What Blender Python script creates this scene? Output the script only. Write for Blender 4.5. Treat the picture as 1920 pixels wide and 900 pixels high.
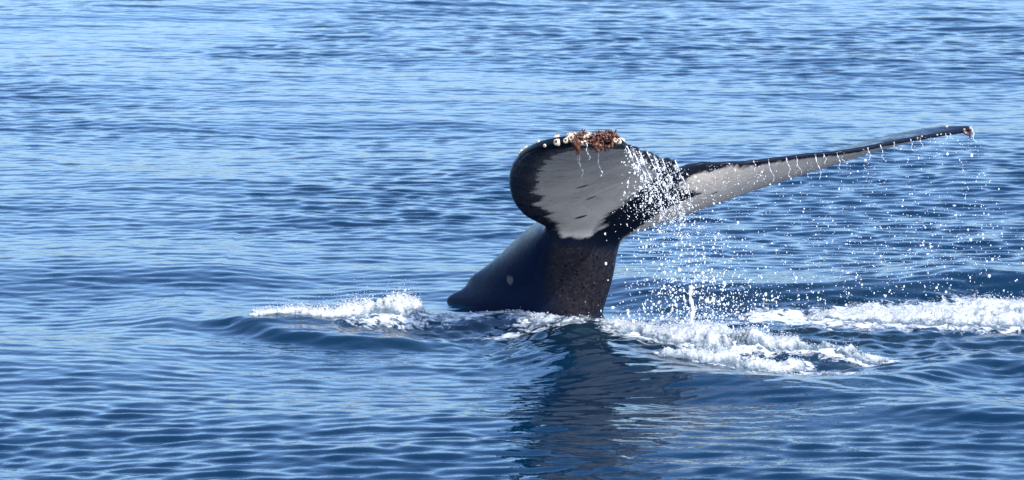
import bpy, math, random
import numpy as np
from mathutils import Vector, Matrix
from mathutils.kdtree import KDTree
from mathutils.bvhtree import BVHTree

random.seed(7)
rng = np.random.default_rng(11)
scene = bpy.context.scene
for o in list(bpy.data.objects):
    bpy.data.objects.remove(o)
col = scene.collection

# ------------------------------------------------------------------ camera
CAM_H, CAM_D, PXM = 4.2, 25.0, 300.0          # eye height, distance to the whale, photo pixels per metre there
FPX = PXM * CAM_D                             # focal length in photo pixels (photo 1920 x 900)
PITCH = math.atan(CAM_H / CAM_D) - 140.0 / FPX
cam_data = bpy.data.cameras.new('camera')
cam = bpy.data.objects.new('camera', cam_data)
col.objects.link(cam)
cam.location = (0, -CAM_D, CAM_H)
cam.rotation_euler = (math.pi / 2 - PITCH, 0, 0)
cam_data.sensor_width = 36
cam_data.lens = 36 * FPX / 1920
cam_data.clip_end = 20000
cam_data.dof.use_dof = True
cam_data.dof.focus_distance = 25.2
cam_data.dof.aperture_fstop = 9.0
scene.camera = cam

# ------------------------------------------------------------------ sky, sun, exposure
SUN_EL = math.radians(41)
SUN_AZ = math.radians(149)                    # clockwise from +Y
world = bpy.data.worlds.new('World')
scene.world = world
world.use_nodes = True
wn = world.node_tree
sky = wn.nodes.new('ShaderNodeTexSky')
sky.sky_type = 'NISHITA'
sky.sun_disc = False
sky.sun_elevation = SUN_EL
sky.sun_rotation = SUN_AZ
sky.air_density = 1.0
sky.dust_density = 2.4
sky.ozone_density = 8.0
bg = wn.nodes['Background']
bg.inputs['Strength'].default_value = 0.15
wn.links.new(sky.outputs['Color'], bg.inputs['Color'])
sun_data = bpy.data.lights.new('sun', 'SUN')
sun_data.energy = 2.0
sun_data.angle = math.radians(0.5)
sun_data.color = (1.0, 0.95, 0.88)
sun = bpy.data.objects.new('sun', sun_data)
col.objects.link(sun)
to_sun = Vector((math.sin(SUN_AZ) * math.cos(SUN_EL), math.cos(SUN_AZ) * math.cos(SUN_EL), math.sin(SUN_EL)))
sun.rotation_euler = to_sun.to_track_quat('Z', 'Y').to_euler()
sun.location = to_sun * 30
vs = scene.view_settings
vs.view_transform = 'Standard'
vs.look = 'None'
vs.exposure = 1.45
vs.gamma = 1.0
vs.use_curve_mapping = False

# ------------------------------------------------------------------ helpers
CP, SP = math.cos(PITCH), math.sin(PITCH)


def ray_dir(px, py):
    """survey ray through a photo point: the direction from the eye"""
    a, b = (px - 960.0) / FPX, (450.0 - py) / FPX
    return np.array([a, CP + b * SP, -SP + b * CP])


def at(px, py, y):
    """point of the place on that ray that stands at depth y"""
    d = ray_dir(px, py)
    return np.array([0, -CAM_D, CAM_H]) + d * ((y + CAM_D) / d[1])


def on_sea(px, py, z=0.0):
    d = ray_dir(px, py)
    return (np.array([0, -CAM_D, CAM_H]) + d * ((z - CAM_H) / d[2]))


def tag(o, label=None, category=None, group=None, kind=None):
    if label: o['label'] = label
    if category: o['category'] = category
    if group: o['group'] = group
    if kind: o['kind'] = kind
    return o


def mesh_np(name, verts, faces, mat=None, smooth=True):
    """verts (n,3), faces (m,k) of equal size k"""
    verts = np.asarray(verts, dtype=np.float32)
    faces = np.asarray(faces, dtype=np.int32)
    me = bpy.data.meshes.new(name)
    k = faces.shape[1]
    me.vertices.add(len(verts))
    me.vertices.foreach_set('co', verts.ravel())
    me.loops.add(faces.size)
    me.loops.foreach_set('vertex_index', faces.ravel())
    me.polygons.add(len(faces))
    me.polygons.foreach_set('loop_start', np.arange(0, faces.size, k, dtype=np.int32))
    me.update(calc_edges=True)
    me.polygons.foreach_set('use_smooth', np.full(len(faces), smooth))
    me.validate()
    if mat: me.materials.append(mat)
    return me


def add_attr(me, name, values):
    a = me.attributes.new(name, 'FLOAT', 'POINT')
    a.data.foreach_set('value', np.asarray(values, dtype=np.float32))


def obj(name, me, parent=None):
    o = bpy.data.objects.new(name, me)
    col.objects.link(o)
    if parent: o.parent = parent
    return o


def grid_faces(nu, nv, wrap_u=False, wrap_v=False):
    """vertex index = i*nv + j"""
    iu = np.arange(nu if wrap_u else nu - 1)
    jv = np.arange(nv if wrap_v else nv - 1)
    I, J = np.meshgrid(iu, jv, indexing='ij')
    I2, J2 = (I + 1) % nu, (J + 1) % nv
    return np.stack([I * nv + J, I2 * nv + J, I2 * nv + J2, I * nv + J2], -1).reshape(-1, 4)


_lat = rng.random((64, 64, 64)).astype(np.float32)


def vnoise(p):
    """value noise 0..1 at points p (n,3)"""
    p = np.asarray(p, dtype=np.float32)
    f = np.floor(p)
    i = f.astype(np.int64)
    t = p - f
    t = t * t * t * (t * (t * 6 - 15) + 10)
    r = np.zeros(len(p), np.float32)
    for a in (0, 1):
        wa = t[:, 0] if a else 1 - t[:, 0]
        for b in (0, 1):
            wb = t[:, 1] if b else 1 - t[:, 1]
            for c in (0, 1):
                wc = t[:, 2] if c else 1 - t[:, 2]
                r += wa * wb * wc * _lat[(i[:, 0] + a) % 64, (i[:, 1] + b) % 64, (i[:, 2] + c) % 64]
    return r


def fbm(p, octv=4, gain=.5):
    p = np.asarray(p, dtype=np.float32)
    s, a, tot = 0, 1.0, 0
    for k in range(octv):
        s = s + a * vnoise(p * (2.03 ** k) + 17.3 * k)
        tot += a
        a *= gain
    return s / tot


def smooth01(x, a, b):
    t = np.clip((x - a) / (b - a), 0, 1)
    return t * t * (3 - 2 * t)


def catmull(keys, pts, q):
    """smooth interpolation of pts at parameter q (keys ascending)"""
    keys = np.asarray(keys, float); pts = np.asarray(pts, float); q = np.asarray(q, float)
    m = np.zeros_like(pts)
    for k in range(len(keys)):
        if k == 0: m[k] = (pts[1] - pts[0]) / (keys[1] - keys[0])
        elif k == len(keys) - 1: m[k] = (pts[k] - pts[k - 1]) / (keys[k] - keys[k - 1])
        else: m[k] = (pts[k + 1] - pts[k - 1]) / (keys[k + 1] - keys[k - 1])
    k = np.clip(np.searchsorted(keys, q, side='right') - 1, 0, len(keys) - 2)
    h = (keys[k + 1] - keys[k])
    t = (q - keys[k]) / h
    sh = (slice(None),) + (None,) * (pts.ndim - 1)
    t, h = t[sh], h[sh]
    return ((2 * t**3 - 3 * t**2 + 1) * pts[k] + (t**3 - 2 * t**2 + t) * h * m[k]
            + (-2 * t**3 + 3 * t**2) * pts[k + 1] + (t**3 - t**2) * h * m[k + 1])


class Mat:
    def __init__(self, name):
        self.m = bpy.data.materials.new(name)
        self.m.use_nodes = True
        self.n = self.m.node_tree.nodes
        self.l = self.m.node_tree.links
        self.b = self.n['Principled BSDF']

    def node(self, t, **kw):
        nd = self.n.new(t)
        for k, v in kw.items():
            if k.startswith('in_'):
                key = k[3:].replace('_', ' ')
                nd.inputs[int(key) if key.isdigit() else key].default_value = v
            else:
                setattr(nd, k, v)
        return nd

    def link(self, a, b):
        self.l.new(a, b)

    def attr(self, name):
        return self.node('ShaderNodeAttribute', attribute_name=name).outputs['Fac']

    def pos(self):
        return self.node('ShaderNodeNewGeometry').outputs['Position']

    def noise(self, scale, detail=4, rough=.55, vec=None, dist=0):
        nd = self.node('ShaderNodeTexNoise')
        nd.inputs['Scale'].default_value = scale
        nd.inputs['Detail'].default_value = detail
        nd.inputs['Roughness'].default_value = rough
        nd.inputs['Distortion'].default_value = dist
        self.link(vec if vec is not None else self.pos(), nd.inputs['Vector'])
        return nd.outputs['Fac']

    def math(self, op, a, b=None, clamp=False):
        nd = self.node('ShaderNodeMath', operation=op, use_clamp=clamp)
        for i, v in enumerate((a, b)):
            if v is None: continue
            if isinstance(v, (int, float)): nd.inputs[i].default_value = v
            else: self.link(v, nd.inputs[i])
        return nd.outputs[0]

    def ramp(self, fac, stops):
        nd = self.node('ShaderNodeValToRGB')
        e = nd.color_ramp.elements
        while len(e) < len(stops): e.new(0.5)
        for s, (p, c) in zip(e, stops):
            s.position = p
            s.color = c if len(c) == 4 else (*c, 1)
        self.link(fac, nd.inputs[0])
        return nd.outputs['Color']

    def mix(self, fac, a, b):
        nd = self.node('ShaderNodeMix', data_type='RGBA')
        for i, v in ((0, fac), (6, a), (7, b)):
            if isinstance(v, (int, float)): nd.inputs[i].default_value = v
            elif isinstance(v, tuple): nd.inputs[i].default_value = v if len(v) == 4 else (*v, 1)
            else: self.link(v, nd.inputs[i])
        return nd.outputs[2]

    def bump(self, height, strength, distance):
        nd = self.node('ShaderNodeBump')
        nd.inputs['Strength'].default_value = strength
        nd.inputs['Distance'].default_value = distance
        self.link(height, nd.inputs['Height'])
        self.link(nd.outputs[0], self.b.inputs['Normal'])
        return nd

    def set(self, **kw):
        for k, v in kw.items():
            i = self.b.inputs[k.replace('_', ' ')]
            if hasattr(v, 'is_linked') or isinstance(v, bpy.types.NodeSocket): self.link(v, i)
            else: i.default_value = (*v, 1) if isinstance(v, tuple) and len(v) == 3 else v
        return self


# ------------------------------------------------------------------ the sea: height of the surface at (x, y)
wave_rng = np.random.default_rng(23)


def make_waves():
    w = []
    def band(n, l0, l1, slope, spread, mean=0.0):
        lam = np.exp(wave_rng.uniform(math.log(l0), math.log(l1), n))
        ang = mean + wave_rng.normal(0, spread, n)
        s = slope * math.sqrt(2.0 / n) * wave_rng.uniform(.6, 1.4, n)
        for L, a, q in zip(lam, ang, s):
            k = 2 * math.pi / L
            w.append((k * math.sin(a), k * math.cos(a), q / k, wave_rng.uniform(0, 6.283), L))
    band(60, .105, .19, .099, .32, .02)
    band(40, .19, .30, .044, .30, .05)
    band(26, .30, .60, .028, .35, -.12)
    band(16, .60, 1.4, .030, .40, .1)
    band(14, 1.4, 4.0, .021, .50, .1)
    band(8, 4.0, 11., .015, .45, -.1)
    return w


WAVES = make_waves()


def seg_ridge(x, y, pts, amp, sig_near, sig_far):
    """a ridge of water along a polyline: steeper on the near side"""
    best = np.full(x.shape, 1e9); A = np.zeros(x.shape); sgn = np.ones(x.shape)
    P = [np.array(p[:2]) for p in pts]
    for k in range(len(P) - 1):
        a, b = P[k], P[k + 1]
        d = b - a
        t = np.clip(((x - a[0]) * d[0] + (y - a[1]) * d[1]) / (d @ d), 0, 1)
        dx, dy = x - a[0] - t * d[0], y - a[1] - t * d[1]
        r = np.sqrt(dx * dx + dy * dy)
        m = r < best
        best = np.where(m, r, best)
        A = np.where(m, amp[k] * (1 - t) + amp[k + 1] * t, A)
        sgn = np.where(m, dy, sgn)
    s = np.where(sgn < 0, sig_near, sig_far)
    return A * np.exp(-(best / s) ** 2)


def sea_pts(px_list):
    return [on_sea(*p) for p in px_list]


RIDGES = [  # survey points along the crest, heights, near and far widths
    (sea_pts([(430, 618), (520, 614), (620, 612), (700, 610), (760, 604), (815, 596)]), [.0, .03, .04, .06, .08, .03], .16, .22),   # splash along the back
    (sea_pts([(365, 612), (450, 610), (520, 632), (620, 645), (760, 648), (860, 640)]), [.0, .055, .065, .06, .05, .0], .11, .5),   # wake edge
    (sea_pts([(1135, 575), (1260, 556), (1400, 566), (1540, 572), (1680, 566), (1800, 556), (1980, 560)]), [.0, .10, .11, .11, .13, .17, .16], .42, .9),
    (sea_pts([(940, 650), (1040, 655), (1160, 690), (1300, 722), (1480, 742), (1650, 756), (1800, 778), (1980, 806)]), [.0, .10, .11, .10, .09, .07, .06, .05], .40, .5),
    (sea_pts([(1560, 742), (1660, 726), (1740, 704), (1850, 684), (1960, 690)]), [.0, .05, .06, .06, .05], .2, .4),
    (sea_pts([(1140, 632), (1230, 656), (1340, 664), (1440, 668), (1520, 672), (1640, 682)]), [.05, .07, .10, .09, .08, .02], .3, .35),
    (sea_pts([(1500, 600), (1600, 602), (1720, 602), (1830, 598), (1980, 602)]), [.01, .02, .03, .04, .03], .4, .4),
    (sea_pts([(860, 612), (940, 602), (1010, 610), (1080, 622)]), [.04, .05, .05, .05], .12, .2),
    (sea_pts([(-60, 672), (200, 690), (420, 700)]), [.03, .03, .0], .5, .8),
    (sea_pts([(-60, 505), (150, 500), (420, 512), (560, 505)]), [.05, .06, .05, .0], .7, 1.2),
    (sea_pts([(150, 585), (330, 590), (470, 585)]), [.0, .05, .0], .6, .9),
]
# foam on the water: survey points, half widths in metres, strength
FOAM = [
    (sea_pts([(475, 612), (550, 608), (640, 607), (715, 603), (764, 598)]), [.04, .08, .11, .18, .15], 1.0),
    (sea_pts([(700, 612), (800, 604), (870, 604)]), [.3, .3, .2], .55),
    (sea_pts([(880, 598), (960, 590), (1020, 612), (1110, 616)]), [.14, .2, .24, .2], .62),
    (sea_pts([(900, 632), (990, 626), (1080, 628)]), [.12, .16, .12], .55),
    (sea_pts([(1160, 634), (1210, 648), (1290, 658), (1360, 662), (1430, 666)]), [.16, .24, .27, .33, .22], .95),
    (sea_pts([(1260, 684), (1340, 686), (1420, 690), (1500, 688)]), [.12, .17, .18, .12], .85),
    (sea_pts([(1480, 668), (1540, 662), (1600, 672), (1660, 684)]), [.18, .3, .22, .1], .85),
    (sea_pts([(1440, 690), (1560, 702), (1640, 712)]), [.2, .25, .1], .5),
    (sea_pts([(1530, 604), (1630, 604), (1740, 606), (1850, 602), (1980, 604)]), [.10, .30, .36, .46, .46], .92),
    (sea_pts([(1430, 602), (1540, 608), (1660, 614), (1800, 612)]), [.3, .3, .3, .2], .6),
    (sea_pts([(1120, 600), (1240, 606), (1400, 620)]), [.3, .4, .3], .36),
]


def foam_mask(x, y):
    f = np.zeros(x.shape)
    for pts, wid, st in FOAM:
        best = np.zeros(x.shape)
        for k in range(len(pts) - 1):
            a, b = np.array(pts[k][:2]), np.array(pts[k + 1][:2])
            d = b - a
            t = np.clip(((x - a[0]) * d[0] + (y - a[1]) * d[1]) / (d @ d), 0, 1)
            r = np.sqrt((x - a[0] - t * d[0]) ** 2 + (y - a[1] - t * d[1]) ** 2)
            w = wid[k] * (1 - t) + wid[k + 1] * t
            best = np.maximum(best, np.exp(-(r / w) ** 2))
        f = np.maximum(f, st * best)
    return f


def churn_mask(x, y):
    """water stirred up round the tail"""
    c = on_sea(1040, 640)
    c2 = on_sea(1500, 640)
    c3 = on_sea(820, 625)
    return np.maximum(np.maximum(np.exp(-(((x - c[0]) / .8) ** 2 + ((y - c[1]) / .8) ** 2)),
                                 np.exp(-(((x - c2[0]) / 1.6) ** 2 + ((y - c2[1]) / 1.1) ** 2))),
                      np.exp(-(((x - c3[0]) / .7) ** 2 + ((y - c3[1]) / .5) ** 2)))


def sea_height(x, y, res=0.0, fine=True):
    x = np.asarray(x, np.float32); y = np.asarray(y, np.float32)
    h = np.zeros(x.shape, np.float32)
    hs = np.zeros(x.shape, np.float32)
    for kx, ky, a, ph, L in WAVES:
        fade = 1.0 if np.isscalar(res) and res == 0 else np.clip(L / (res * 3 + 1e-9) - .55, 0, 1).astype(np.float32)
        v = (a * np.sin(kx * x + ky * y + ph)).astype(np.float32) * fade
        if L < 1.4: hs += v
        else: h += v
    # cat's-paws: patches of livelier and calmer ripples
    p = np.stack([x * .20, y * .17, np.zeros_like(x) + 3.3], -1).reshape(-1, 3)
    env = .60 + .85 * smooth01(fbm(p, 3).reshape(x.shape), .28, .72)
    h = h + hs * env
    near = (np.abs(x) < 5) & (y > -6) & (y < 9)
    if near.any():
        xn, yn = x[near], y[near]
        add = np.zeros(xn.shape)
        for pts, amp, s0, s1 in RIDGES:
            add += seg_ridge(xn, yn, pts, amp, s0, s1)
        ch = churn_mask(xn, yn)
        P = np.stack([xn, yn, np.zeros_like(xn)], -1)
        add += ch * .05 * (fbm(P * 5.0, 3) - .5)
        add += ch * .035 * (fbm(P * 11.0 + 5, 3) - .5)
        if fine:
            fm = foam_mask(xn, yn)
            add += fm * .07 * (fbm(P * 9.0 + 9, 4, .6) - .42)
        h[near] += add
    return h


# ------------------------------------------------------------------ materials
def water_material():
    M = Mat('sea_water')
    foam = M.attr('foam')
    lace = M.noise(13, 6, .62, dist=.8)
    fine = M.noise(60, 4, .6)
    v = M.math('ADD', M.math('MULTIPLY', lace, .75), M.math('MULTIPLY', fine, .25))
    k = M.math('SUBTRACT', M.math('ADD', v, M.math('MULTIPLY', foam, .62)), .72)
    fac = M.math('MULTIPLY', k, 6.5, clamp=True)
    base = M.mix(M.noise(.5, 2), (.0005, .0125, .0310), (.0007, .0165, .0390))
    stir = M.mix(M.math('MULTIPLY', M.attr('churn'), .55, clamp=True), base, (.006, .017, .024))
    c = M.mix(fac, stir, (.55, .57, .58))
    M.set(Base_Color=c, IOR=1.333)
    rough = M.math('ADD', M.math('MULTIPLY', fac, .5), .025)
    M.set(Roughness=rough)
    mp = M.node('ShaderNodeMapping')
    mp.inputs['Scale'].default_value = (.7, 1.0, 1.0)
    M.link(M.pos(), mp.inputs['Vector'])
    M.bump(M.math('ADD', M.noise(16, 3, .5, mp.outputs[0]), M.math('MULTIPLY', M.noise(6, 2, .5, mp.outputs[0]), 1.6)), .18, .02)
    return M.m


def foam_material():
    M = Mat('foam')
    t = M.attr('thin')
    n = M.noise(45, 4, .65)
    f = M.math('MULTIPLY', M.math('SUBTRACT', M.math('ADD', M.math('MULTIPLY', t, .8), M.math('MULTIPLY', n, 1.0)), .66), 1.9, clamp=True)
    M.set(Base_Color=M.mix(f, (.50, .52, .53), (.09, .13, .16)), Roughness=.45, IOR=1.33)
    M.bump(M.noise(110, 5, .7), .9, .012)
    return M.m


def drop_material():
    M = Mat('water_drops')
    M.set(Base_Color=(.90, .92, .94), Roughness=.12, IOR=1.33, Transmission_Weight=.38)
    return M.m


def skin_material():
    M = Mat('whale_skin')
    white = M.attr('white')
    mark = M.attr('mark')
    vent = M.attr('belly')
    big = M.noise(4, 4, .6)
    fine = M.noise(38, 4, .65)
    mp = M.node('ShaderNodeMapping')
    mp.inputs['Rotation'].default_value = (0, .5, .6)
    mp.inputs['Scale'].default_value = (2, 22, 9)
    M.link(M.pos(), mp.inputs['Vector'])
    streak = M.noise(1.6, 4, .6, mp.outputs[0])
    dark = M.mix(big, (.0045, .0075, .0160), (.011, .014, .025))
    speck = M.ramp(M.noise(48, 4, .7), [(.30, (.007, .007, .010)), (.46, (.016, .015, .020)), (.60, (.024, .023, .029)), (.76, (.09, .086, .094))])
    vor = M.node('ShaderNodeTexVoronoi')
    vor.inputs['Scale'].default_value = 17
    M.link(M.pos(), vor.inputs['Vector'])
    dots = M.math('LESS_THAN', M.math('ADD', vor.outputs['Distance'], M.math('MULTIPLY', M.noise(90, 2), .25)), .30)
    speck = M.mix(dots, speck, (.006, .006, .007))
    dark = M.mix(M.attr('flank'), dark, M.mix(big, (.0035, .0085, .0230), (.009, .015, .036)))  # flank base tinted blue: sky reflection in the shade, put into the colour
    dark = M.mix(vent, dark, speck)
    pale = M.mix(streak, (.56, .50, .44), (.70, .635, .565))
    mottle = M.ramp(M.noise(3.2, 5, .7), [(.35, (.62, .60, .58)), (.6, (1, 1, 1))])
    mm = M.node('ShaderNodeMix', data_type='RGBA', blend_type='MULTIPLY')
    mm.inputs[0].default_value = .55
    M.link(pale, mm.inputs[6]); M.link(mottle, mm.inputs[7])
    mp2 = M.node('ShaderNodeMapping')
    mp2.inputs['Rotation'].default_value = (.2, .9, .3)
    mp2.inputs['Scale'].default_value = (1.2, 6, 34)
    M.link(M.pos(), mp2.inputs['Vector'])
    scratch = M.math('LESS_THAN', M.noise(2.2, 2, .5, mp2.outputs[0]), .305)
    pale = M.mix(M.math('MULTIPLY', scratch, .55), mm.outputs[2], (.14, .13, .12))
    c = M.mix(white, dark, pale)
    c = M.mix(mark, c, (.006, .006, .007))
    c = M.mix(M.attr('scar'), c, (.11, .09, .09))
    flank = M.attr('flank')
    M.set(Base_Color=c, IOR=1.38, Specular_IOR_Level=M.math('ADD', M.math('MULTIPLY', flank, -.06), .13))
    wet = M.node('ShaderNodeMapRange')
    M.link(M.noise(7, 4, .65), wet.inputs[0])
    for i, v in enumerate((.38, .62, .06, .34)): wet.inputs[1 + i].default_value = v
    r = M.math('ADD', M.math('MULTIPLY', fine, .12), M.math('ADD', M.math('MULTIPLY', white, .06), M.math('MULTIPLY', wet.outputs[0], M.math('SUBTRACT', 1.0, M.math('MULTIPLY', flank, .3)))))
    M.set(Roughness=r)
    h = M.math('ADD', M.math('MULTIPLY', fine, .5), M.math('MULTIPLY', M.noise(9, 3), 1.0))
    M.bump(h, .35, .012)
    return M.m


def plain(name, c0, c1, scale, rough, bump=.3):
    M = Mat(name)
    n = M.noise(scale, 4, .6)
    M.set(Base_Color=M.mix(n, c0, c1), Roughness=rough)
    M.bump(n, bump, .004)
    return M.m


WATER, FOAMM, DROPS, SKIN = water_material(), foam_material(), drop_material(), skin_material()
SHELL = plain('barnacle_shell', (.30, .20, .11), (.86, .76, .58), 75, .5)
SHELL_IN = plain('barnacle_mouth', (.10, .045, .02), (.22, .10, .05), 120, .5)
GOOSE = plain('gooseneck_skin', (.040, .012, .007), (.15, .055, .026), 60, .28)

# ------------------------------------------------------------------ sea mesh: one sheet to the horizon
def axis(core0, core1, step, limit, mid=None, growth=1.16, max_core=None):
    core = np.arange(core0, core1, step)
    out = []
    s, p = step, core1
    lo, q = [], core0
    while p < limit:
        out.append(p); s *= growth; p += s
    s = step
    while q > -limit:
        s *= growth; q -= s; lo.append(q)
    return np.concatenate([np.array(lo[::-1]), core, np.array(out)])


def sea_rows():
    ys = [-6.1]
    while ys[-1] < 27:
        y = ys[-1]
        ys.append(y + (.0185 if y < 2.0 else .0185 + (y - 2.0) * .0012))
    core = np.array(ys)
    hi, s, p = [], .05, core[-1]
    while p < 9000:
        s *= 1.16; p += s; hi.append(p)
    lo, s, p = [], .022, core[0]
    while p > -400:
        s *= 1.2; p -= s; lo.append(p)
    return np.concatenate([np.array(lo[::-1]), core, np.array(hi)])


xs = axis(-6.6, 6.6, .026, 6000, growth=1.12)
ys = sea_rows()
X, Y = np.meshgrid(xs, ys, indexing='xy')
RX = np.broadcast_to(np.gradient(xs)[None, :], X.shape)
RY = np.broadcast_to(np.gradient(ys)[:, None], X.shape)
RES = np.maximum(RX, RY).astype(np.float32)
Z = sea_height(X, Y, RES)
verts = np.stack([X, Y, Z], -1).reshape(-1, 3)
me = mesh_np('sea', verts, grid_faces(len(ys), len(xs))[:, ::-1], WATER)
add_attr(me, 'foam', foam_mask(X, Y).ravel())
add_attr(me, 'churn', churn_mask(X, Y).ravel())
sea = tag(obj('sea', me), 'rippled deep blue sea reflecting a clear sky', kind='structure')
print('sea verts', len(verts))

# ------------------------------------------------------------------ the whale: flukes
# ribs of the flukes: span s, leading edge and trailing edge survey points (photo x, photo y, depth), thickness
RIBS = [
    (-1.00, (1150, 261, -2.22), (1168, 266, -2.22), .030),
    (-0.95, (1066, 261, -2.10), (1174, 270, -2.12), .050),
    (-0.85, (997, 276, -1.86), (1186, 275, -1.98), .070),
    (-0.70, (964, 305, -1.50), (1200, 281, -1.68), .085),
    (-0.50, (955, 345, -1.08), (1219, 288, -1.28), .105),
    (-0.30, (971, 387, -.66), (1244, 297, -.88), .130),
    (-0.12, (1024, 426, -.28), (1266, 304, -.54), .160),
    (0.00, (1100, 446, -.02), (1280, 312, -.36), .190),
    (0.12, (1174, 430, .14), (1304, 307, -.27), .150),
    (0.28, (1296, 385, .30), (1400, 303, -.12), .120),
    (0.44, (1424, 340, .46), (1498, 292, .06), .095),
    (0.60, (1534, 303, .62), (1602, 281, .24), .075),
    (0.75, (1640, 268, .74), (1694, 263, .42), .055),
    (0.88, (1735, 246, .80), (1768, 252, .58), .040),
    (1.00, (1815, 241, .74), (1824, 242, .72), .028),
]
keys = [r[0] for r in RIBS]
LE = np.array([at(*r[1]) for r in RIBS])
TE = np.array([at(*r[2]) for r in RIBS])
TH = np.array([[r[3]] for r in RIBS])
NS, NC = 420, 56
sq = np.linspace(-1, 1, NS)
le, te, th = catmull(keys, LE, sq), catmull(keys, TE, sq), catmull(keys, TH, sq)[:, 0]
# ragged trailing edge
rag = (fbm(np.stack([sq * 26, sq * 0, sq * 0], -1), 3) - .5) * np.where(sq < 0, .07, .03) * smooth01(1 - np.abs(sq), 0, .1)
te = te + (te - le) / np.linalg.norm(te - le, axis=1)[:, None] * rag[:, None]
cq = .5 - .5 * np.cos(np.linspace(0, math.pi, NC))
mid = le[:, None, :] + (te - le)[:, None, :] * cq[None, :, None]
du = np.gradient(mid, axis=0)
dv = np.gradient(mid, axis=1)
nrm = np.cross(du, dv)
nrm /= np.linalg.norm(nrm, axis=2, keepdims=True) + 1e-12
# keep the normal on the upper (dorsal) side
if nrm[NS // 2, NC // 2, 2] < 0: nrm = -nrm
for _ in range(6):
    nrm[1:-1] = (nrm[:-2] + nrm[1:-1] * 2 + nrm[2:]) / 4
nrm /= np.linalg.norm(nrm, axis=2, keepdims=True) + 1e-12
prof = 2.6 * (.2969 * np.sqrt(cq) - .126 * cq - .3516 * cq**2 + .2843 * cq**3 - .1015 * cq**4) / .26
half = np.maximum(th[:, None] * prof[None, :] * .5, 0) + .010
bow = -.02 * np.sin(math.pi * cq)[None, :] * (1 - np.abs(sq))[:, None]
up = mid + nrm * (half + bow)[..., None]
dn = mid - nrm * (half - bow)[..., None]
fv = np.concatenate([up, dn[:, ::-1]], axis=1)          # closed section: 2*NC points
NR = 2 * NC
ff = grid_faces(NS, NR, wrap_v=True)
caps = []
for i in (0, NS - 1):
    for j in range(NC - 1):
        caps.append([i * NR + j, i * NR + j + 1, i * NR + NR - 2 - j, i * NR + NR - 1 - j])
fl_v = fv.reshape(-1, 3)
fl_f = np.concatenate([ff, np.array(caps)])
fl_s = np.repeat(sq, NR)
fl_c = np.tile(np.concatenate([cq, cq[::-1]]), NS)
fl_side = np.tile(np.concatenate([np.zeros(NC), np.ones(NC)]), NS)

# tail stock: dorsal, left, ventral and right survey points of each section
STN = [
    ((1160, 370, -.06), (1125, 380, -.33), (1190, 370, -.36), (1215, 366, -.2)),
    ((1070, 395, .10), (1056, 416, -.30), (1140, 418, -.30), (1176, 410, -.02)),
    ((1030, 405, .18), (1016, 438, -.29), (1104, 456, -.27), (1168, 440, .08)),
    ((988, 432, .26), (1011, 460, -.26), (1106, 480, -.26), (1160, 462, .12)),
    ((934, 480, .38), (1010, 498, -.17), (1108, 520, -.17), (1148, 506, .18)),
    ((884, 520, .50), (1002, 540, -.06), (1098, 560, -.12), (1132, 550, .20)),
    ((846, 556, .60), (988, 580, .02), (1084, 604, -.10), (1117, 598, .24)),
    ((812, 580, .72), (966, 622, .12), (1072, 650, -.06), (1104, 645, .30)),
    ((740, 640, .95), (925, 690, .30), (1055, 735, .02), (1090, 725, .42)),
    ((660, 710, 1.18), (880, 770, .48), (1030, 820, .14), (1076, 800, .60)),
]
Q = np.array([[at(*p) for p in st] for st in STN])       # (k,4,3)
kq = np.arange(len(STN))
NP, NT = 150, 72
qq = np.linspace(0, len(STN) - 1, NP)
Qi = catmull(kq, Q.reshape(len(STN), 12), qq).reshape(NP, 4, 3)
Ci = Qi.mean(axis=1)
tt = np.linspace(0, 2 * math.pi, NT, endpoint=False)
ped = np.zeros((NP, NT, 3))
for j, a in enumerate(tt):
    quad = int(a // (math.pi / 2)) % 4
    b = a - quad * math.pi / 2
    e = 1.42
    w0, w1 = abs(math.cos(b)) ** e, abs(math.sin(b)) ** e
    ped[:, j] = Ci + (Qi[:, quad] - Ci) * w0 + (Qi[:, (quad + 1) % 4] - Ci) * w1
# knuckles along the dorsal ridge
for j, a in enumerate(tt):
    wj = max(0, math.cos(a)) ** 8
    kn = .022 * np.sin(qq * 5.4 + .6) * smooth01(qq, 4.2, 5.6)
    ped[:, j] += (Qi[:, 0] - Ci) / np.linalg.norm(Qi[:, 0] - Ci, axis=1)[:, None] * (kn * wj)[:, None]
pv = np.concatenate([ped.reshape(-1, 3), Ci[:1], Ci[-1:]])
pf = grid_faces(NP, NT, wrap_v=True)

tmp = bpy.data.meshes.new('tmp')
allv = np.concatenate([fl_v, pv])
off = len(fl_v)
faces = [tuple(f) for f in fl_f.tolist()] + [tuple(x + off for x in f) for f in pf.tolist()]
for j in range(NT):
    j2 = (j + 1) % NT
    faces.append((off + NP * NT, off + j2, off + j))
    faces.append((off + NP * NT + 1, off + (NP - 1) * NT + j, off + (NP - 1) * NT + j2))
tmp.from_pydata(allv.tolist(), [], faces)
import bmesh
bm = bmesh.new(); bm.from_mesh(tmp)
bmesh.ops.remove_doubles(bm, verts=bm.verts, dist=1e-5)
bmesh.ops.recalc_face_normals(bm, faces=bm.faces)
bm.to_mesh(tmp); bm.free()
tob = obj('tmp', tmp)
md = tob.modifiers.new('r', 'REMESH')
md.mode = 'VOXEL'
md.voxel_size = .0095
dg = bpy.context.evaluated_depsgraph_get()
body = bpy.data.meshes.new_from_object(tob.evaluated_get(dg))
bpy.data.objects.remove(tob)
bpy.data.meshes.remove(tmp)
n = len(body.vertices)
co = np.empty(n * 3, np.float32); body.vertices.foreach_get('co', co); co = co.reshape(-1, 3).astype(float)
ed = np.empty(len(body.edges) * 2, np.int32); body.edges.foreach_get('vertices', ed); ed = ed.reshape(-1, 2)
deg = np.bincount(ed.ravel(), minlength=n).astype(float)


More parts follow.
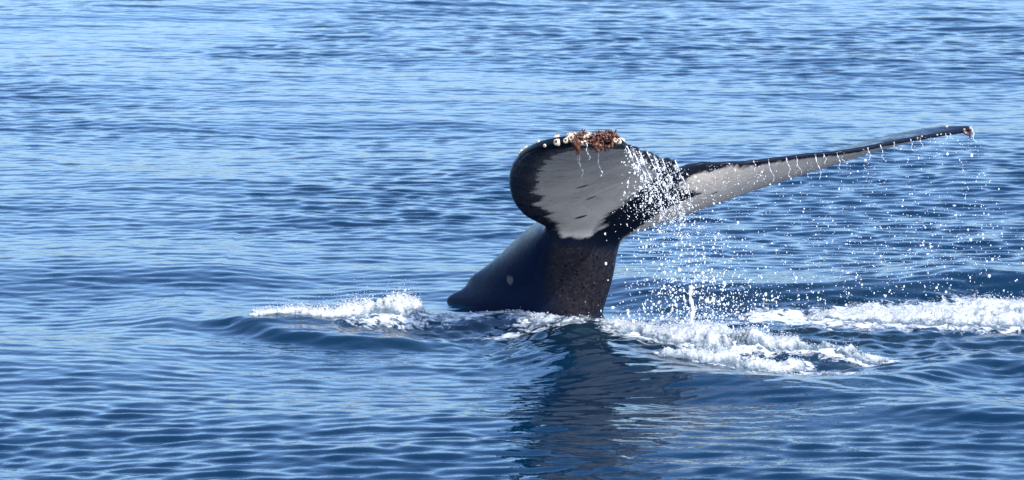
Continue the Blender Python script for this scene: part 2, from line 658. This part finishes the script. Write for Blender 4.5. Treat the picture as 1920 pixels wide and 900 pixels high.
def lap(c, ed, deg):
    s = np.zeros_like(c)
    for k in range(c.shape[1]):
        s[:, k] = np.bincount(ed[:, 0], c[ed[:, 1], k], len(c)) + np.bincount(ed[:, 1], c[ed[:, 0], k], len(c))
    return s / deg[:, None] - c


kd = KDTree(len(fl_v))
for i, v in enumerate(fl_v): kd.insert(v, i)
kd.balance()
near = np.full(n, (NS // 2) * NR); dist = np.ones(n)
for i in np.nonzero(co[:, 2] > .22)[0]:
    _, k, d = kd.find(co[i]); near[i] = k; dist[i] = d
S, C, SIDE = fl_s[near], fl_c[near], fl_side[near]
# blend the flukes into the stock
root = at(1098, 440, -.05)
rl, rr = at(1006, 428, -.22), at(1170, 440, .16)
dd = np.minimum(np.minimum(np.linalg.norm(co - root, axis=1), np.linalg.norm(co - rl, axis=1)), np.linalg.norm(co - rr, axis=1))
wj = smooth01(.40 - dd, 0, .25)
for it in range(3):
    co = co + lap(co, ed, deg) * .4
zone = np.zeros(n, bool); zone[ed[wj[ed].max(axis=1) > 0].ravel()] = True
num = np.cumsum(zone) - 1
edz = num[ed[zone[ed].all(axis=1)]]
degz = np.maximum(np.bincount(edz.ravel(), minlength=zone.sum()), 1).astype(float)
cz, wz = co[zone], (.6 * wj[zone])[:, None]
for it in range(130):
    cz = cz + lap(cz, edz, degz) * wz
co[zone] = cz
on_stock = smooth01(dist, .012, .05)
# pigment in span / chord coordinates
nz = fbm(np.stack([S * 22, C * 5, S * 0 + 2], -1), 4)
ns2 = fbm(np.stack([S * 60, C * 9, S * 0 + 7], -1), 3)
edge = (nz - .5) * .20 + (ns2 - .5) * .16
ab = np.abs(S)
left = S < 0
lo = np.where(left, np.interp(ab, [0, .1, .3, .5, .7, .85, .95, 1], [.05, .08, .16, .17, .18, .25, .40, .85]),
              np.interp(ab, [0, .1, .3, .6, .8, 1], [.02, .0, -.1, -.1, .0, .6]))
hi = np.where(left, np.interp(ab, [0, .12, .3, .6, .85, 1], [.5, .84, .93, .95, .95, .6]),
              np.interp(ab, [0, .1, .3, .6, .8, 1], [.82, .90, .95, .95, .93, .6]))
cen = np.where(left, np.interp(C, [0, .3, .6, .85, 1], [.02, .07, .13, .13, .10]),
               np.interp(C, [0, .25, .45, .62, .70, .78, 1], [.06, .05, .07, .21, .15, .06, .06]))
dwhite = np.minimum(np.minimum((C - lo), (hi - C) * 1.2), (ab - cen) * 1.6) + edge * .55
dwhite = np.where(ab < .16, np.minimum(dwhite, (.026 - dist) * 2.5 + edge * .6), dwhite)
white = smooth01(dwhite, -.012, .03) * (SIDE > .5) * (1 - smooth01(dist, .09, .14))
body.vertices.foreach_set('co', co.astype(np.float32).ravel())
body.update()
body.polygons.foreach_set('use_smooth', np.ones(len(body.polygons), bool))
body.materials.append(SKIN)
bvh = BVHTree.FromPolygons([Vector(v) for v in co], [tuple(p.vertices) for p in body.polygons])
EYE = Vector((0, -CAM_D, CAM_H))


def on_whale(px, py, y=None):
    """place on the skin seen at a photo point, and its normal"""
    d = Vector(ray_dir(px, py)).normalized()
    hit = bvh.ray_cast(EYE, d)
    if hit[0] is not None: return hit[0], hit[1]
    best = None
    for q in np.linspace(21.5, 26.5, 60):
        h = bvh.find_nearest(EYE + d * q)
        if best is None or h[3] < best[2]: best = (h[0], h[1], h[3])
    return best[0], best[1]


mark = np.zeros(n)
for px, py, L, wd, ang in ((1092, 350, .040, .014, -12), (1109, 371, .036, .012, -25), (1089, 407, .042, .015, -20),
                           (1031, 299, .024, .015, 60), (1010, 321, .05, .009, 15), (1340, 362, .03, .006, -20)):
    p, nn = on_whale(px, py)
    p = np.array(p)
    a = math.radians(ang)
    ux = np.array([math.cos(a), 0, -math.sin(a)]); ux -= np.array(nn) * (ux @ np.array(nn)); ux /= np.linalg.norm(ux)
    uy = np.cross(ux, np.array(nn))
    r = co - p
    near_p = np.linalg.norm(r, axis=1) < .09
    mark = np.maximum(mark, (1 - smooth01(np.sqrt((r @ ux / L) ** 2 + (r @ uy / wd) ** 2), .8, 1.15)) * near_p)
scar = np.zeros(n)
p, nn = on_whale(956, 525)
rr_ = np.linalg.norm(co - np.array(p), axis=1) + (fbm(co * 40, 3) - .5) * .04
scar = 1 - smooth01(rr_, .020, .030)
nv = np.empty(n * 3, np.float32); body.vertices.foreach_get('normal', nv); nv = nv.reshape(-1, 3)
belly_dir = np.array([.72, -.62, -.3]); belly_dir /= np.linalg.norm(belly_dir)
belly = smooth01(nv @ belly_dir, .15, .6) * smooth01(dist, .03, .10)
add_attr(body, 'white', white); add_attr(body, 'mark', mark); add_attr(body, 'scar', scar); add_attr(body, 'belly', belly); add_attr(body, 'flank', on_stock * (1 - belly) * (nv[:, 0] < .2))
body.name = 'tail'

base = on_sea(1000, 590)
whale = obj('whale', None)
whale.location = (base[0], base[1], 0)
tag(whale, 'black humpback whale tail stock with raised flukes, white mottled underside', 'whale')


def part(name, me):
    o = obj(name, me, whale)
    return o


tail = part('tail', body)
tail.location = -whale.location
print('whale verts', n)

# ------------------------------------------------------------------ barnacles
def lathe(name, profile, seg, mats, mat_idx, jit=0.0):
    v, f, mi = [], [], []
    for r, z in profile:
        for k in range(seg):
            a = 2 * math.pi * k / seg
            q = r * (1 + jit * random.uniform(-1, 1))
            v.append((q * math.cos(a), q * math.sin(a), z + jit * .3 * random.uniform(-1, 1)))
    for i in range(len(profile) - 1):
        for k in range(seg):
            f.append((i * seg + k, i * seg + (k + 1) % seg, (i + 1) * seg + (k + 1) % seg, (i + 1) * seg + k))
            mi.append(mat_idx[i])
    f.append(tuple((len(profile) - 1) * seg + k for k in range(seg))); mi.append(mat_idx[-1])
    me = bpy.data.meshes.new(name)
    me.from_pydata(v, [], f)
    for m in mats: me.materials.append(m)
    for p, k in zip(me.polygons, mi): p.material_index = k; p.use_smooth = False
    return me


SHELLS = [lathe('barnacle', [(1.12, -.3), (1.0, .05), (.84, .38), (.66, .62), (.50, .64), (.40, .3)], 10, [SHELL, SHELL_IN], [0, 0, 0, 0, 1, 1], .15) for _ in range(4)]


def place(o, p, nn, size, spin=None):
    q = nn.to_track_quat('Z', 'Y')
    m = Matrix.Translation(p - whale.location) @ q.to_matrix().to_4x4() @ Matrix.Rotation(spin if spin is not None else random.uniform(0, 6.28), 4, 'Z')
    o.matrix_local = m @ Matrix.Diagonal((size, size, size, 1))


BARN = [(1044, 255, 4.6), (1045, 267, 5.4), (974, 279, 3), (985, 273, 3), (1007, 262, 2.6), (1022, 273, 2.6), (1066, 250, 4), (1066, 256, 3.4),
        (1074, 252, 4.6), (1080, 250, 4), (1073, 260, 5), (1076, 264, 4.4), (1062, 264, 4.4), (1090, 268, 4), (1097, 268, 4.2), (1084, 254, 4),
        (1102, 250, 4.6), (1106, 249, 4), (1109, 252, 3.6), (1095, 256, 3), (1100, 248, 3.6), (1122, 251, 4), (1154, 264, 4.2), (1160, 265, 4.2), (1167, 261, 4.2),
        (1127, 272, 3), (1118, 270, 2.6), (972, 284, 2.6), (1820, 240, 2.4), (1775, 238, 2.6), (1728, 256, 1.5), (1720, 259, 1.4), (1757, 253, 1.4), (1764, 252, 1.3), (1808, 243, 1.6)]
for k, (px, py, r) in enumerate(BARN):
    p, nn = on_whale(px, py)
    o = part('barnacle', SHELLS[k % 4])
    nn = (nn + Vector((0, -.6, .35)) * .7).normalized()
    place(o, p + nn * .004, nn, r * 1.18 / 300.0)


def stalk_mesh(name, n_st, spread, length, rad, droop):
    """a clump of gooseneck barnacles: fleshy stalks with swollen heads"""
    V, F = [], []
    for k in range(n_st):
        bx, by = random.gauss(0, spread), random.gauss(0, spread)
        d = Vector((bx * 1.2 / max(spread, 1e-3) * .5, by * 1.2 / max(spread, 1e-3) * .5, 1)).normalized()
        L = length * random.uniform(.5, 1.15)
        rr0 = rad * random.uniform(.7, 1.2)
        p = Vector((bx, by, -.004))
        rings = [(0, .7), (.35, .55), (.62, .8), (.8, 1.25), (.95, .9), (1.0, .3)]
        b0 = len(V)
        for t, w in rings:
            c = p + d * (L * t) + Vector(droop) * (L * t * t)
            for a in range(6):
                an = a * math.pi / 3
                V.append((c.x + math.cos(an) * rr0 * w, c.y + math.sin(an) * rr0 * w, c.z))
        for i in range(len(rings) - 1):
            for a in range(6):
                F.append((b0 + i * 6 + a, b0 + i * 6 + (a + 1) % 6, b0 + (i + 1) * 6 + (a + 1) % 6, b0 + (i + 1) * 6 + a))
    me = bpy.data.meshes.new(name)
    me.from_pydata(V, [], F)
    me.materials.append(GOOSE)
    for p in me.polygons: p.use_smooth = True
    return me


CLUMPS = [stalk_mesh('gooseneck_clump', 12, .012, .034, .0065, (0, 0, 0)) for _ in range(4)]
GP = [(1088, 258), (1092, 254),  (1116, 258), (1116, 265), (1122, 256), (1126, 252), (1132, 251), (1138, 251), (1144, 255), (1148, 257),
      (1128, 260), (1134, 262), (1140, 262), (1145, 264), (1120, 268), (1126, 270), (1132, 270), (1080, 264), (1084, 268), (1116, 274), (1122, 274), (1138, 256)]
for k, (px, py) in enumerate(GP):
    p, nn = on_whale(px, py)
    o = part('gooseneck_clump', CLUMPS[k % 4])
    place(o, p, (nn + Vector((0, -.7, .2)) * .8).normalized(), random.uniform(.75, 1.1))


def tube(name, pts, radii, mat, seg=7):
    V, F = [], []
    pts = [Vector(p) for p in pts]
    for i, p in enumerate(pts):
        d = (pts[min(i + 1, len(pts) - 1)] - pts[max(i - 1, 0)]).normalized()
        a = d.cross(Vector((0, 1, 0.01))).normalized()
        b = d.cross(a)
        for k in range(seg):
            t = 2 * math.pi * k / seg
            V.append(p + (a * math.cos(t) + b * math.sin(t)) * radii[i])
    for i in range(len(pts) - 1):
        for k in range(seg):
            F.append((i * seg + k, i * seg + (k + 1) % seg, (i + 1) * seg + (k + 1) % seg, (i + 1) * seg + k))
    F.append(tuple(range(seg))[::-1]); F.append(tuple((len(pts) - 1) * seg + k for k in range(seg)))
    me = bpy.data.meshes.new(name)
    me.from_pydata([tuple(v) for v in V], [], F)
    me.materials.append(mat)
    for p in me.polygons: p.use_smooth = True
    return me


# brown gooseneck barnacles hanging below the edge
for chain, r0 in (([(1078, 264), (1081, 272), (1083, 282), (1083, 291)], .022), ([(1085, 262), (1084, 274), (1085, 287)], .018),
                  ([(1116, 268), (1119, 278), (1122, 284)], .024), ([(1126, 270), (1122, 280), (1121, 286)], .02), ([(1806, 247), (1812, 250), (1816, 254)], .014), ([(1820, 246), (1818, 252), (1819, 258)], .012)):
    p, nn = on_whale(*chain[0])
    y0 = p.y - .03
    pts = [Vector(at(a, b, y0)) for a, b in chain]
    fine = [Vector(v) for v in catmull(np.arange(len(pts)), np.array(pts), np.linspace(0, len(pts) - 1, 9))]
    rad = [r0 * (1 - .62 * (i / 8)) * random.uniform(.75, 1.25) for i in range(9)]
    o = part('gooseneck_barnacle', tube('gooseneck_barnacle', fine, rad, GOOSE))
    o.location = -whale.location

# ------------------------------------------------------------------ drops, froth, trickles
def ico():
    t = (1 + 5 ** .5) / 2
    v = np.array([(-1, t, 0), (1, t, 0), (-1, -t, 0), (1, -t, 0), (0, -1, t), (0, 1, t), (0, -1, -t), (0, 1, -t), (t, 0, -1), (t, 0, 1), (-t, 0, -1), (-t, 0, 1)], float)
    v /= np.linalg.norm(v[0])
    f = np.array([(0, 11, 5), (0, 5, 1), (0, 1, 7), (0, 7, 10), (0, 10, 11), (1, 5, 9), (5, 11, 4), (11, 10, 2), (10, 7, 6), (7, 1, 8),
                  (3, 9, 4), (3, 4, 2), (3, 2, 6), (3, 6, 8), (3, 8, 9), (4, 9, 5), (2, 4, 11), (6, 2, 10), (8, 6, 7), (9, 8, 1)])
    return v, f


IV, IF = ico()


def blobs(name, P, R, mat, squash=.25, fall=0.0):
    P = np.asarray(P, float); R = np.asarray(R, float)
    N = len(P)
    sc = 1 + (rng.random((N, 1, 3)) - .5) * 2 * squash
    sc[:, :, 2] *= 1 + fall * rng.random((N, 1))
    v = P[:, None, :] + IV[None] * R[:, None, None] * sc
    f = (IF[None] + np.arange(N)[:, None, None] * 12).reshape(-1, 3)
    return mesh_np(name, v.reshape(-1, 3), f, mat)


def drop_sizes(N, small=.0032, big=.014):
    r = small * .74 * np.exp(rng.normal(0, .46, N))
    m = rng.random(N) < .04
    r[m] *= 1.9
    return np.clip(r, .0010, big)


def spray(name, label, gens, big=.010):
    P, R = [], []
    for fn, N, small in gens:
        p = np.array([fn() for _ in range(N)])
        P.append(p); R.append(drop_sizes(N, small, big))
    P, R = np.concatenate(P), np.concatenate(R)
    me = blobs(name, P, R, DROPS, .3, .7)
    o = obj(name, me)
    tag(o, label, 'spray', 'drops of water falling off the flukes', 'stuff')
    return o


def tri(a, m, b):
    return random.triangular(a, b, m)


def te_point(s):
    """on the trailing edge of the flukes"""
    return np.array([np.interp(s, sq, te[:, k]) for k in range(3)])


def fall_from(s0, s1, drop0, drop1, lean=.18, sp=.04, power=1.0):
    """drops that left the trailing edge and fell; they drift to the right as they fall"""
    def f():
        s = random.uniform(s0, s1)
        p = te_point(s)
        d = drop0 + (drop1 - drop0) * random.random() ** power
        return p + np.array([lean * d + random.gauss(0, sp + .10 * d), random.gauss(-.02, .05 + .06 * d), -d + random.gauss(0, .02)])
    return f


def cloud(px, py, y, sx, sy, sz):
    def f():
        c = at(px, py, y)
        return c + np.array([random.gauss(0, sx), random.gauss(0, sy), random.gauss(0, sz)])
    return f


def streamlets(s0, s1, nst, per, dmax, lean=.3):
    pts = []
    for _ in range(nst):
        s = random.uniform(s0, s1)
        p0 = te_point(s) + np.array([0, -.03, 0])
        L = random.uniform(.12, dmax)
        ph = random.uniform(0, 6)
        for _ in range(per):
            t = random.random()
            pts.append(p0 + np.array([lean * L * t + .012 * math.sin(ph + t * 9) + random.gauss(0, .007), random.gauss(0, .012), -L * t]))
    it = iter(pts)
    return (lambda: next(it)), len(pts)


st1, n1 = streamlets(-.97, -.12, 26, 34, .42, .38)
spray('falling_drops', 'dense white curtain of drops falling off the barnacled fluke', [
    (st1, n1, .0026),
    (fall_from(-.75, -.08, .05, .5, .35, .05), 650, .0023),
    (fall_from(-.98, -.75, .03, .35, .2, .02), 120, .0034),
    (cloud(1222, 372, -1.0, .10, .2, .10), 360, .0027),
    (cloud(1262, 410, -.9, .12, .2, .08), 300, .0026),
])
spray('splash_drops', 'column of white drops above the churned foam beside the tail stock', [
    (cloud(1270, 470, -.75, .16, .2, .12), 420, .0038),
    (cloud(1300, 540, -.8, .20, .25, .10), 560, .0040),
    (cloud(1310, 590, -.85, .20, .25, .10), 460, .0042),
    (cloud(1240, 575, -.85, .16, .25, .12), 140, .0042),
    (cloud(1360, 610, -.85, .22, .3, .09), 460, .0038),
], .010)
st2, n2 = streamlets(.12, .98, 26, 11, .26, .18)
spray('fine_drops', 'sparse fine drops raining from the thin edge of the long fluke', [
    (st2, n2, .0022),
    (fall_from(.05, .98, .02, .9, .22, .06, .8), 1500, .0025),
    (fall_from(.35, 1.0, .5, 1.25, .25, .08), 700, .0028),
    (fall_from(.98, 1.0, .02, .6, .2, .015), 50, .0032),
])
spray('leaping_drops', 'scattered white drops over the dark wave behind the foam band', [
    (cloud(1640, 560, .3, .55, .3, .05), 420, .0036),
    (cloud(1800, 555, .3, .35, .3, .06), 240, .0046),
    (cloud(1500, 580, .1, .35, .3, .06), 420, .0034),
])

# trickles still joined to the trailing edge
TR = [(-.90, .30, 2), (-.80, .34, 2.2), (-.66, .40, 2.4), (-.58, .30, 2), (-.44, .42, 2), (-.3, .36, 2), (-.16, .3, 2),
      (.30, .12, 1.5), (.345, .16, 1.8), (.40, .15, 1.8), (.43, .12, 1.5), (.485, .18, 1.8), (.51, .08, 1.5), (.55, .12, 1.6), (.64, .14, 1.6),
      (.68, .16, 1.6), (.72, .07, 1.4), (.77, .10, 1.4), (.80, .08, 1.4), (.89, .06, 1.4), (.905, .05, 1.3), (.995, .09, 2.2)]
HANG = {10: (1083, 290), 11: (1086, 288), 12: (1121, 285), 13: (1100, 268)}
for s, L, r in TR + [(10, .10, 1.6), (11, .17, 1.8), (12, .22, 2.0), (13, .12, 1.5)]:
    if s > 1:
        h, _ = on_whale(*HANG[s])
        p0 = np.array(at(*HANG[s], h.y - .06))
    else:
        p0 = te_point(s) + np.array([0, -.025, .004])
    K = 26
    if s > 0: L *= random.uniform(.5, .95)
    ph = random.uniform(0, 6)
    lean = .42 if s < 0 else .25 if s < 1 else .12
    pts = [p0 + np.array([lean * L * t + .012 * math.sin(ph + 8 * t) * t + random.gauss(0, .0012), -.02 * t, -L * t]) for t in np.linspace(0, 1, K)]
    rad = [r / 300 * .34 * (1.15 - .6 * t) * (.25 + 1.3 * abs(math.sin(ph * 3 + (5 + r) * t * (1 + t))) ** 2 * random.uniform(.6, 1.3)) for t in np.linspace(0, 1, K)]
    o = obj('water_trickle', tube('water_trickle', pts, rad, DROPS))
    if s > 1: tag(o, 'thin white trickle running down the pale fluke from the brown barnacle clump', 'trickle', 'trickles below the brown barnacles')
    elif s < 0: tag(o, 'thin white trickle running off the barnacled fluke edge', 'trickle', 'trickles off the barnacled fluke')
    else: tag(o, 'short thin trickle dripping from the long fluke trailing edge', 'trickle', 'trickles off the long fluke')
# the one thick jet that falls into the foam
J = [(1296, 536), (1294, 556), (1299, 580), (1296, 606), (1298, 626), (1297, 648), (1303, 672)]
jp = catmull(np.arange(len(J)), np.array([at(a, b, -1.0) for a, b in J]), np.linspace(0, len(J) - 1, 30))
jr = [(.006 + .011 * random.random() ** 1.6) for _ in range(30)]
o = obj('water_jet', tube('water_jet', jp, jr, DROPS))
tag(o, 'wavering rope of white water falling upright into the foam', 'water jet')

# ------------------------------------------------------------------ foam: frothy sheets riding on the sea, with bubbles on top
def foam_patch(name, label, idx, step=.0075, height=.06, nb=2500, blob=.007, seed=0, thr=.40, lift=.0):
    pts = np.concatenate([np.array(FOAM[i][0]) for i in idx])
    wmax = max(max(FOAM[i][1]) for i in idx)
    x0, x1 = pts[:, 0].min() - wmax * 1.2, min(pts[:, 0].max() + wmax * 1.2, 3.9)
    y0, y1 = pts[:, 1].min() - wmax * 1.2, pts[:, 1].max() + wmax * 1.2
    gx, gy = np.arange(x0, x1, step), np.arange(y0, y1, step)
    GX, GY = np.meshgrid(gx, gy, indexing='xy')
    m = np.zeros(GX.shape)
    for i in idx:
        m = np.maximum(m, single_mask(GX, GY, i))
    P = np.stack([GX.ravel(), GY.ravel(), np.full(GX.size, seed * 3.7)], -1)
    n1 = fbm(P * np.array([5.0, 4.0, 1]), 4, .6).reshape(GX.shape)
    n2 = fbm(P * np.array([16.0, 13.0, 1]) + 31, 4, .62).reshape(GX.shape)
    ridged = 1 - np.abs(2 * n2 - 1)
    n3 = fbm(P * np.array([48.0, 40.0, 1]) + 77, 3, .65).reshape(GX.shape)
    body_ = m * (.18 + 1.35 * n1) + (n2 - .5) * .55
    hs_ = hscale(GX, GY, idx)
    keepv = body_ > thr
    H = sea_height(GX, GY)
    up_ = smooth01(m, .28, .95) * smooth01(body_, thr - .02, thr + .25) * hs_
    Zf = H + .001 + up_ * lift + up_ * height * (.05 + .9 * n1 + .8 * ridged * n2 + .55 * (n3 - .5)) - (1 - smooth01(body_, thr - .02, thr + .05)) * .008
    V = np.stack([GX, GY, Zf], -1).reshape(-1, 3)
    F = grid_faces(len(gy), len(gx))[:, ::-1]
    kv = keepv.ravel()
    F = F[kv[F].sum(axis=1) >= 2]
    used, inv = np.unique(F.ravel(), return_inverse=True)
    me = mesh_np(name, V[used], inv.reshape(-1, 4), FOAMM)
    thin = 1 - smooth01(body_, thr, thr + .30)
    add_attr(me, 'thin', thin.ravel()[used])
    o = obj(name, me)
    tag(o, label, 'foam', 'white foam churned up by the whale', 'stuff')
    # froth: bubbles and flung drops
    w = np.clip(body_ - thr + .08, 0, None).ravel() ** 1.2
    pick = rng.choice(GX.size, nb, p=w / w.sum())
    bp = V[pick] + rng.normal(0, 1, (nb, 3)) * np.array([.012, .012, .004])
    hgt = np.abs(rng.normal(0, 1, nb)) ** 2.2 * height * .22
    bp[:, 2] += hgt * (up_.ravel()[pick] * .8 + .2)
    R = blob * np.exp(rng.normal(0, .38, nb)) * np.where(hgt > height * .6, .55, 1)
    b = obj('froth', blobs('froth', bp, np.clip(R, .002, .022), FOAMM, .4), o)
    add_attr(b.data, 'thin', np.zeros(nb * 12))
    b['kind'] = 'stuff'
    return o


def hscale(x, y, idx):
    """foam stands lower where its band is narrow"""
    px_, w_ = [], []
    for i in idx:
        for p, w in zip(FOAM[i][0], FOAM[i][1]):
            px_.append(p[0]); w_.append(w / max(FOAM[i][1]))
    o_ = np.argsort(px_)
    return np.clip(np.interp(x, np.array(px_)[o_], np.array(w_)[o_]), .15, 1) ** 1.3




def single_mask(x, y, i):
    pts, wid, st = FOAM[i]
    best = np.zeros(x.shape)
    for k in range(len(pts) - 1):
        a, b = np.array(pts[k][:2]), np.array(pts[k + 1][:2])
        d = b - a
        t = np.clip(((x - a[0]) * d[0] + (y - a[1]) * d[1]) / (d @ d), 0, 1)
        r = np.sqrt((x - a[0] - t * d[0]) ** 2 + (y - a[1] - t * d[1]) ** 2)
        w = wid[k] * (1 - t) + wid[k + 1] * t
        best = np.maximum(best, np.exp(-(r / w) ** 2))
    return st * best


foam_patch('foam_crest', 'bright white foam crest breaking along the whale back', [0], height=.085, nb=2600, blob=.0028, seed=1, thr=.42, lift=.02)
foam_patch('foam_splash', 'frothy white splash under the column of falling drops', [4, 5], height=.06, nb=4500, blob=.0024, seed=2, thr=.45, lift=.02)
foam_patch('foam_lump', 'white foam mound with lacy streaks trailing beyond the splash', [6, 7], height=.07, nb=1200, blob=.0024, seed=3, thr=.46, lift=.02)
foam_patch('foam_band', 'long band of white foam in front of the dark wave', [8], height=.045, nb=4500, blob=.0024, seed=4, thr=.47, lift=.01)
foam_patch('foam_lace', 'thin lacy foam washing against the base of the tail stock', [1, 2, 3], height=.03, nb=500, blob=.0035, seed=5, thr=.44)
